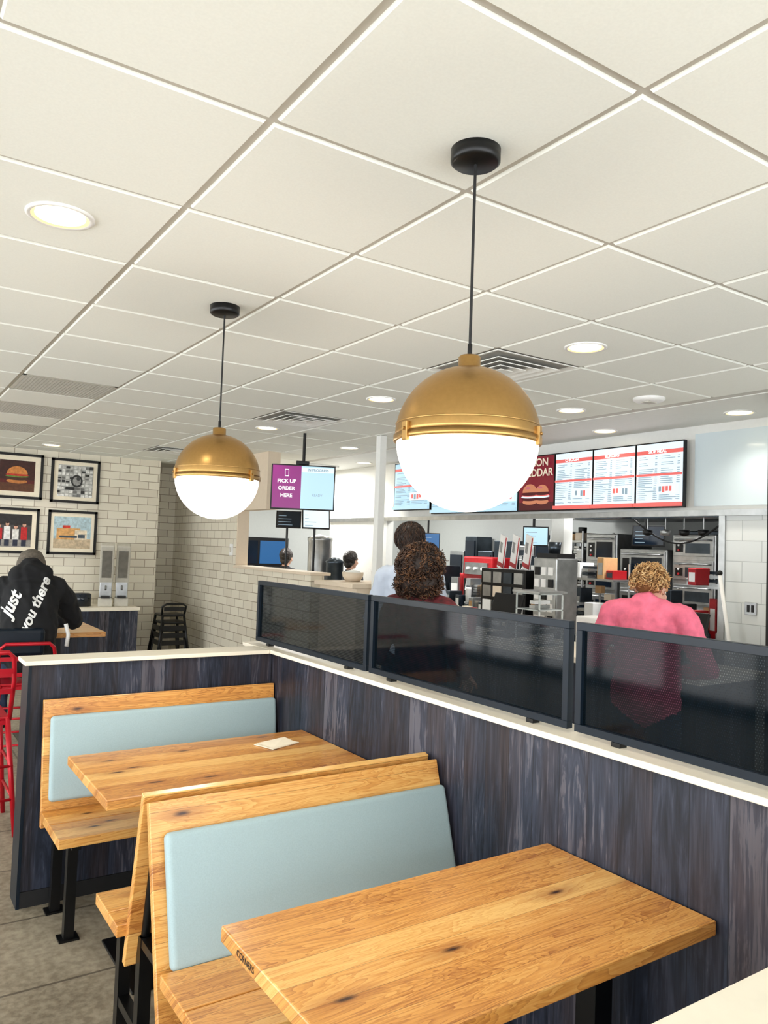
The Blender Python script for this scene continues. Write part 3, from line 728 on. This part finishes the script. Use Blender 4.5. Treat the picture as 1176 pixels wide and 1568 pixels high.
for y in (3.1,4.75):
    b=MB(); b.box(4.3,4.55,y-.12,y+.12,.97,1.0,'black',bev=.005); b.cyl((4.42,y,1.0),(4.42,y,1.12),.02,'black')
    T=Matrix.Translation((4.40,y,1.2))@Matrix.Rotation(math.pi,4,'Z')@Matrix.Rotation(-.3,4,'Y'); b.box(-.012,.012,-.17,.17,-.12,.12,'black',T,bev=.004); b.done('pos_terminal')
b=MB(); b.lathe((4.3,3.5,.97),[(.0005,0),(.05,0),(.09,.06),(.085,.065),(.0005,.05)],'redp'); b.done('red_serving_bowl')
for i in range(4):
    b=MB(); b.lathe((4.2+.05*(i%2),4.95+.12*i,.97),[(.0005,0),(.035,0),(.045,.22),(.0005,.225)],random.choice(['white','redp','paper'])); b.done('stacked_cups')
b=MB(); b.box(4.45,4.66,3.7,4.05,.97,1.2,'white',bev=.01); b.box(4.44,4.45,3.75,4.0,1.02,1.15,'redp'); b.done('napkin_dispenser')
b=MB(); b.tube([(5.2,3.36,1.55),(5.12,3.08,.2)],.014,'white'); b.box(5.0,5.24,2.98,3.14,.0,.2,'wallb',bev=.02); b.ball((5.2,3.36,1.56),.02,'black'); b.done('push_broom')
b=MB(); b.box(5.29,5.3,3.13,3.22,1.27,1.36,'steel',bev=.002); b.box(5.286,5.29,3.15,3.168,1.29,1.34,'blackm'); b.box(5.286,5.29,3.182,3.20,1.29,1.34,'blackm'); b.done('wall_outlet')
b=MB(); b.box(3.635,3.65,8.72,8.80,1.5,1.64,'white',bev=.003); b.box(3.63,3.635,8.745,8.775,1.54,1.6,'grille'); b.done('wall_switch')

for x,y in ((6.27,4.6),(6.3,7.4),(6.6,9.8),(4.7,9.2)):  # unseen ceiling panels with area lamps, added to brighten the kitchen
    b=MB(); b.box(x-.3,x+.3,y-.6,y+.6,CZ-.03,CZ-.006,'white'); b.box(x-.27,x+.27,y-.57,y+.57,CZ-.034,CZ-.03,'addlens'); o=b.done('added_kitchen_light')
    L=bpy.data.lights.new('added_kitchen_lamp','AREA'); L.shape='RECTANGLE'; L.size=.5; L.size_y=1.1; L.energy=54; L.color=(1,.98,.95)
    lo=bpy.data.objects.new('added_kitchen_lamp',L); coll.objects.link(lo); lo.location=(x,y,CZ-.04); lo.parent=o
# ------------------------------------------------------------------ people
def remesh(mb,voxel,smooth_it=6,noise_amp=0,seed=0):
    me=bpy.data.meshes.new('tmp'); me.from_pydata(mb.v,[],mb.f); o=bpy.data.objects.new('tmp',me); coll.objects.link(o)
    r=o.modifiers.new('r','REMESH'); r.mode='VOXEL'; r.voxel_size=voxel
    s=o.modifiers.new('s','SMOOTH'); s.iterations=smooth_it; s.factor=.6
    dg=bpy.context.evaluated_depsgraph_get(); me2=bpy.data.meshes.new_from_object(o.evaluated_get(dg))
    bpy.data.objects.remove(o)
    if noise_amp:
        for v in me2.vertices:
            c=v.co
            n=noise.noise(Vector((c.x*9,c.y*9,c.z*7+seed)))
            rg=1-abs(noise.noise(Vector((c.x*14+c.z*4,c.y*14,c.z*5+seed*2))))*2.2
            n+=.8*max(-.6,rg-.35)+.4*noise.noise(Vector((c.x*18,c.y*18,c.z*26+seed))); v.co+=v.normal*n*noise_amp
    return me2
def chain(mb,segs):
    for p0,p1,r0,r1,sc,_ in segs:
        p0=Vector(p0);p1=Vector(p1);L=(p1-p0).length; n=max(2,int(L/(.35*min(r0,r1)))+1)
        for i in range(n):
            t=i/(n-1); mb.ball(p0.lerp(p1,t),r0+(r1-r0)*t,'skin',(sc[0],sc[1],1),sub=2)
def label(me,segs,mats):
    for m in mats: me.materials.append(M[m])
    n=len(me.polygons); C=np.empty(n*3); me.polygons.foreach_get('center',C); C=C.reshape(-1,3)
    best=np.full(n,1e9); li=np.zeros(n,int)
    for p0,p1,r0,r1,sc,lb in segs:
        a=np.array(p0,float);d=np.array(p1,float)-a; t=np.clip(((C-a)@d)/max(1e-9,d@d),0,1)
        dist=np.linalg.norm((C-(a+t[:,None]*d))/np.array([sc[0],sc[1],1]),axis=1)-(r0+(r1-r0)*t)
        k=dist<best; best[k]=dist[k]; li[k]=lb
    me.polygons.foreach_set('material_index',li.tolist()); me.polygons.foreach_set('use_smooth',[True]*n)
def hand(wrist,direc,palmn,s,side,parent,T,sk):
    d=Vector(direc).normalized(); nrm=Vector(palmn).normalized(); nrm=(nrm-d*nrm.dot(d)).normalized(); lat=d.cross(nrm)*side
    w=Vector(wrist); mb=MB(); segs=[]
    for k in range(5):
        o=lat*((k-2)*.015*s); segs.append((w+o*.6,w+d*.085*s+o,.017*s,.014*s,(1,1),0))
    for k,(L) in enumerate((.075,.085,.078,.062)):
        p=w+d*.085*s+lat*((1.5-k)*.021*s); a=p+d*L*.45*s+nrm*.008*s; c=a+d*L*.28*s+nrm*.02*s; e2=c+d*L*.12*s+nrm*.022*s
        segs+=[(p,a,.0095*s,.009*s,(1,1),0),(a,c,.009*s,.0082*s,(1,1),0),(c,e2,.0082*s,.007*s,(1,1),0)]
    p=w+d*.03*s+lat*.028*s; a=p+d*.035*s+lat*.03*s+nrm*.012*s; c=a+d*.03*s+lat*.008*s+nrm*.012*s
    segs+=[(p,a,.013*s,.0105*s,(1,1),0),(a,c,.0105*s,.008*s,(1,1),0)]
    chain(mb,segs); me=remesh(mb,.0045,3); label(me,segs,[sk]); o=bpy.data.objects.new('hand',me); coll.objects.link(o); o.matrix_world=T; o.parent=parent
def head(c,s,yaw,pitch,parent,T,sk,hair,hairmat,hs=(1,1,1)):
    H=Matrix.Translation(c)@Matrix.Rotation(yaw,4,'Z')@Matrix.Rotation(pitch,4,'X')@Matrix.Scale(s,4)
    mb=MB()
    mb.ball((0,-.012,.028),.09,'skin',(.86,1.08,1.0)); mb.ball((0,.022,-.02),.07,'skin',(.9,.95,1.1)); mb.ball((0,.045,-.075),.036,'skin',(1.05,.9,.8))
    mb.ball((0,.093,-.012),.013,'skin',(.8,1.1,1.5)); mb.ball((0,.102,-.026),.013,'skin',(1.15,.9,.8))
    for sx in (-1,1):
        mb.ball((sx*.080,-.008,-.008),.022,'skin',(.35,.8,1.35)); mb.ball((sx*.035,.062,-.03),.026,'skin'); mb.ball((sx*.03,.078,.02),.018,'skin',(1.3,.6,.6))
    mb.ball((0,.086,-.052),.013,'skin',(1.7,.7,.6))
    me=remesh(mb,.006,5); me.materials.append(M[sk])
    me.polygons.foreach_set('use_smooth',[True]*len(me.polygons))
    o=bpy.data.objects.new('head',me); coll.objects.link(o); o.matrix_world=T@H; o.parent=parent
    b=MB()
    for sx in (-1,1):
        b.ball((sx*.031,.079,.003),.011,'eye',sub=2); b.ball((sx*.031,.087,.003),.0055,'iris',(1,.7,1),sub=2); b.tube([(sx*.016,.091,.022),(sx*.032,.090,.028),(sx*.048,.080,.022)],.0028,'brownh',6)
    b.ball((0,.0965,-.052),.008,'lip',(2.4,.5,.55),sub=2)
    o=b.done('face_features',parent); o.matrix_world=T@H
    b=MB()
    if hair=='curly' or hair=='curlyshort':
        big=hair=='curly'; R=.116 if big else .092
        mats=('brownh','brownh','brownh_l','brownh2','brownh2') if big else ('blond','blond','blond_l','blond_d')
        b.ball((0,-.028,.03),R*.93,mats[3],(.98*hs[0],1.0*hs[1],1.0*hs[2]))
        if big: b.ball((0,-.045,-.07),.095,mats[3],(1.25,.75,.9))
        N=1150 if big else 900
        for i in range(N):
            u=random.uniform(-1,1); a=random.uniform(0,2*math.pi); q=math.sqrt(1-u*u)
            d=Vector((q*math.cos(a),q*math.sin(a),u))
            if d.y>.45 and d.z<.45: continue
            if not big and d.z<-.6: continue
            zlow=big and i%3==0
            cc=Vector((0,-.028,.03)); lump=1+.10*noise.noise(d*4.5)+random.uniform(-.03,.05)
            p=cc+Vector((d.x*R*hs[0],d.y*R*hs[1],d.z*R*hs[2]))*lump
            if zlow:
                cc=Vector((0,-.045,-.075)); p=cc+Vector((d.x*.135,min(d.y,.2)*.085,d.z*.095))*lump
            t1=d.orthogonal().normalized(); t1.rotate(Matrix.Rotation(noise.noise(d*5)*5+random.uniform(-.6,.6),3,d)); t2=d.cross(t1)
            ax=(t1+Vector((0,0,-.8))).normalized(); e1=ax.cross(d).normalized(); e2=ax.cross(e1)
            rc=random.uniform(.005,.010); Ln=random.uniform(.03,.06) if big else random.uniform(.022,.045); turns=random.uniform(1.2,2.4) if big else random.uniform(.6,1.4)
            pts=[p+ax*(Ln*(k/11-.5))+(e1*math.cos(turns*6.28*k/11)+e2*math.sin(turns*6.28*k/11))*rc for k in range(12)]
            b.tube(pts,[.0016+.0012*math.sin(math.pi*k/11) for k in range(12)],random.choice(mats),4)
    elif hair=='cap':
        prof=[(.0005,.105),(.04,.10),(.075,.075),(.094,.03),(.097,-.01),(.1,-.03),(.094,-.032),(.09,.0)]
        b.lathe((0,-.015,.02),prof,hairmat,32)
        b.lathe((0,-.015,.02),[(.099,-.03),(.103,-.015),(.101,.01),(.097,.012)],hairmat,32)
    else:
        bm=bmesh.new(); bmesh.ops.create_icosphere(bm,subdivisions=5,radius=1)
        for v in list(bm.verts):
            d=v.co.normalized(); rr=1+.05*noise.noise(d*7)+.04*noise.noise(d*26)
            v.co=Vector((d.x*.089*rr,d.y*.108*rr-.022,d.z*.104*rr+.034))
        dl=[v for v in bm.verts if (v.co.y>.045 and v.co.z<.07) or (v.co.z<-.062) or (v.co.z<-.0 and v.co.y>-.005)]
        bmesh.ops.delete(bm,geom=dl,context='VERTS'); b.bm(bm,hairmat,None,True)
        if hair=='short':
            for i in range(900):
                u=random.uniform(-.55,1); a=random.uniform(0,2*math.pi); q=math.sqrt(1-u*u); d=Vector((q*math.cos(a),q*math.sin(a),u))
                p=Vector((d.x*.090,d.y*.109-.022,d.z*.105+.034))
                if (p.y>.045 and p.z<.07) or p.z<-.058 or (p.z<0 and p.y>-.005): continue
                t=(Vector((0,0,-1))-d*(-d.z)); t=(t.normalized() if t.length>.1 else Vector((0,-1,0)))+Vector((random.uniform(-.4,.4),random.uniform(-.4,.4),0))
                b.tube([p-t*.012,p+d*.004,p+t*.014+d*.001],[.0012,.0018,.0006],random.choice((hairmat,'brownh','darkh')),4)
        if hair=='bun': b.ball((0,-.10,.05),.04,hairmat); b.ball((0,-.06,-.04),.06,hairmat,(1.1,.8,1))
    o=b.done('hair',parent); o.matrix_world=T@H
def standing(name,x,y,rot,h,top,pants,hair,hairmat,sk='skin2',wide=1.,hfwd=.03,hp=0,hyaw=0,hdz=0,arms='down',hs=(1,1,1),hscale=1.,loose=1.,fold=.009):
    s=h/1.7; e=empty(name); T=rotz(rot,(x,y,0))
    S=lambda *p: Vector(p)*s
    segs=[]; lw=wide*loose
    for q in (-1,1):
        segs+=[(S(q*.085,0,.92),S(q*.095,.02,.50),.092*s*wide,.06*s,(1,1),1),(S(q*.095,.02,.50),S(q*.10,-.02,.09),.062*s,.045*s,(1,1),1),(S(q*.10,-.03,.05),S(q*.115,.16,.035),.042*s,.032*s,(1.1,1),2)]
        segs+=[(S(0,-.01,1.39),S(q*.15,-.01,1.365),.068*s,.062*s*loose,(1,1),0)]
        if arms=='down': el=S(q*.235*wide,-.03,1.09); wr=S(q*.20,.16,1.0)
        else: el=S(q*.255*lw,.0,1.10); wr=S(q*.14,.24,1.04)
        segs+=[(S(q*.165*wide,-.01,1.355),el,.060*s*lw,.052*s*loose,(1,1),0),(el,wr,.05*s*loose,.034*s,(1,1),0)]
        d=(wr-el).normalized(); hand(wr+d*.015,d,(-q*.3,0,-1),s,-q,e,T,sk)
        segs+=[(wr,wr+d*.03,.027*s,.024*s,(1,1),3)]
    segs+=[(S(0,0,.92),S(0,.01,1.10),.125*s*lw,.115*s*lw,(1.3,.92),0),(S(0,.01,1.10),S(0,0,1.30),.115*s*lw,.12*s*lw,(1.3,.85),0),(S(0,0,1.30),S(0,-.01,1.41),.10*s*wide,.066*s,(1.3,.85),0)]
    hc=S(0,hfwd,1.575)+Vector((0,0,hdz))
    segs+=[(S(0,-.005,1.40),hc+Vector((0,-.02,-.08)),.056*s,.05*s,(1,1),3)]
    mb=MB(); chain(mb,segs); me=remesh(mb,.013,4,fold,seed=x*3)
    label(me,segs,[top,pants,'blackm',sk]); o=bpy.data.objects.new('body',me); coll.objects.link(o); o.matrix_world=T; o.parent=e
    head(hc,hscale*s,hyaw,hp,e,T,sk,hair,hairmat,hs)
    return e
M['pink']=plain('pink_knit',(230,112,138),.85,var=.16,scale=22,bump=.4,bd=.008)
M['jeans']=plain('denim',(34,46,72),.8,var=.2)
M['floral']=plain('maroon_floral_fabric',(92,26,32),.8,var=.7,scale=26)
M['bluesh']=plain('pale_blue_shirt',(190,200,216),.8,var=.05,scale=10,bump=.25,bd=.01)
M['blond']=plain('blond_hair',(196,152,98),.5,var=.3,scale=40)
M['blond_l']=plain('blond_hair_light',(226,192,142),.5,var=.2,scale=40)
M['blond_d']=plain('blond_hair_dark',(126,86,48),.6,var=.3,scale=40)
M['brownh']=plain('brown_hair',(72,46,29),.45,var=.4,scale=40)
M['brownh_l']=plain('brown_hair_light',(110,74,46),.45,var=.3,scale=40)
M['brownh2']=plain('short_brown_hair',(40,25,17),.6,var=.4,scale=60)
M['darkh']=plain('dark_hair',(30,20,16),.45,var=.4,scale=40)
M['darksh']=plain('dark_uniform',(26,26,34),.8,var=.2)
M['hood']=plain('black_hoodie_fabric',(14,15,19),.85,var=.25,scale=12,bump=.4,bd=.012)
M['greyc']=plain('grey_knit_cap',(100,92,82),.9,var=.25,scale=60,bump=.4)
E=-math.pi/2
standing('woman_in_pink_sweater',3.45,2.64,E+.45,1.70,'pink','jeans','curlyshort','blond',wide=1.06,loose=1.10,hfwd=.07,hp=-.35,hdz=-.080,hyaw=-.35,arms='fwd',hs=(1,1.05,1),fold=.011)
standing('woman_with_curly_hair',2.51,3.38,E+.5,1.68,'floral','jeans','curly','brownh',wide=1.0,hfwd=.0,hdz=-.01,hs=(1.10,1.1,.98))
standing('man_in_blue_shirt',3.13,4.36,E+.60,1.83,'bluesh','jeans','short','brownh2',wide=1.02,loose=1.08,hyaw=-.4,arms='down')
standing('employee_at_window',4.60,9.22,math.pi*1.7,1.60,'darksh','darksh','bun','darkh',arms='fwd')
standing('employee_at_counter',4.97,8.2,E+.3,1.60,'darksh','darksh','bun','darkh',arms='down')

e=empty('person_in_black_hoodie'); T=rotz(-.12,(1.02,6.16,0)); segs=[]
V=lambda *p: Vector(p)
for q in (-1,1):
    segs+=[(V(q*.10,.0,.735),V(q*.15,.40,.735),.095,.07,(1,1),1),(V(q*.15,.40,.735),V(q*.15,.30,.30),.065,.048,(1,1),1),(V(q*.15,.28,.25),V(q*.16,.42,.235),.042,.034,(1.1,1),2)]
    segs+=[(V(0,.10,1.29),V(q*.19,.12,1.27),.085,.08,(1,1),0),(V(q*.20,.12,1.25),V(q*.33,.26,1.02),.088,.072,(1,1),0),(V(q*.33,.26,1.02),V(q*.16,.50,.975),.068,.045,(1,1),0)]
    d=V(-q*.5,.8,-.1).normalized(); hand(V(q*.15,.52,.965),d,(0,0,-1),1.0,-q,e,T,'skin')
    segs+=[(V(q*.16,.50,.975),V(q*.15,.53,.968),.028,.026,(1,1),3)]
segs+=[(V(0,-.01,.78),V(0,-.0,.98),.15,.15,(1.3,1.0),0),(V(0,.0,.98),V(0,.06,1.20),.15,.155,(1.35,1.0),0),(V(0,.06,1.20),V(0,.12,1.33),.13,.095,(1.3,1),0)]
segs+=[(V(-.08,.07,1.37),V(.08,.07,1.37),.075,.075,(1,1),0),(V(0,.05,1.38),V(0,.10,1.42),.08,.075,(1.2,1),0),(V(0,.14,1.36),V(0,.2,1.42),.06,.055,(1,1),3)]
mb=MB(); chain(mb,segs); me=remesh(mb,.014,4,.014,seed=5); label(me,segs,['hood','jeans','blackm','skin'])
body=bpy.data.objects.new('body',me); coll.objects.link(body); body.matrix_world=T; body.parent=e
head(V(0,.20,1.425),1.0,0,-.45,e,T,'skin','cap','greyc')
bvh=BVHTree.FromPolygons([v.co.copy() for v in me.vertices],[tuple(p.vertices) for p in me.polygons])
def backtext(body_s,size,x,z,rotc,bold):
    cu=bpy.data.curves.new('t','FONT'); cu.body=body_s; cu.size=size; cu.align_x='CENTER'; cu.align_y='CENTER'; cu.offset=bold; cu.shear=.3
    o=bpy.data.objects.new('t',cu); coll.objects.link(o); dg=bpy.context.evaluated_depsgraph_get()
    m=bpy.data.meshes.new_from_object(o.evaluated_get(dg)); bpy.data.objects.remove(o)
    bm=bmesh.new(); bm.from_mesh(m); 
    bmesh.ops.subdivide_edges(bm,edges=[q for q in bm.edges if q.calc_length()>.02],cuts=2)
    bmesh.ops.triangulate(bm,faces=bm.faces[:])
    R=Matrix.Rotation(rotc,2)
    for v in bm.verts:
        p=R@Vector((v.co.x,v.co.y)); o3=Vector((x+p.x,-1,z+p.y)); h=bvh.ray_cast(o3,Vector((0,1,0)))
        v.co=(h[0]+Vector((0,-.006,0))) if h[0] is not None else Vector((o3.x,-.1,o3.z))
    me3=bpy.data.meshes.new('back_lettering'); bm.to_mesh(me3); bm.free(); me3.materials.append(M['white'])
    o=bpy.data.objects.new('back_lettering',me3); coll.objects.link(o); o.matrix_world=T; o.parent=e
backtext('Just',.12,-.13,1.16,1.2,.004); backtext('you there',.10,.03,1.16,1.2,.003)
b=MB(); b.tube([(.24,-.10,1.02),(.26,-.11,.94),(.25,-.13,.86)],.014,'white'); b.box(-.25,.1,-.2,-.14,.80,1.0,'navym',None,bev=.03,seg=3); o=b.done('bag_strap',e); o.matrix_world=T

# ------------------------------------------------------------------ world, camera
w=bpy.data.worlds.new('world'); scn.world=w; w.use_nodes=True
bg=w.node_tree.nodes['Background']; bg.inputs[0].default_value=(.95,.98,1,1); bg.inputs[1].default_value=6.2
cx,cy=588,784; f,yaw,pitch,roll=1186.5,.5867,.0458,.0352
fw=Vector((math.sin(yaw)*math.cos(pitch),math.cos(yaw)*math.cos(pitch),math.sin(pitch)))
r=Vector((math.cos(yaw),-math.sin(yaw),0)); u=r.cross(fw)
r2=r*math.cos(roll)+u*math.sin(roll); u2=-r*math.sin(roll)+u*math.cos(roll)
cam=bpy.data.cameras.new('camera'); co=bpy.data.objects.new('camera',cam); coll.objects.link(co)
cam.sensor_fit='VERTICAL'; cam.sensor_height=36; cam.sensor_width=27; cam.lens=36*f/1568; cam.clip_start=.02
co.matrix_world=Matrix(((r2.x,u2.x,-fw.x,0),(r2.y,u2.y,-fw.y,0),(r2.z,u2.z,-fw.z,1.66),(0,0,0,1)))
scn.camera=co
print('DONE')
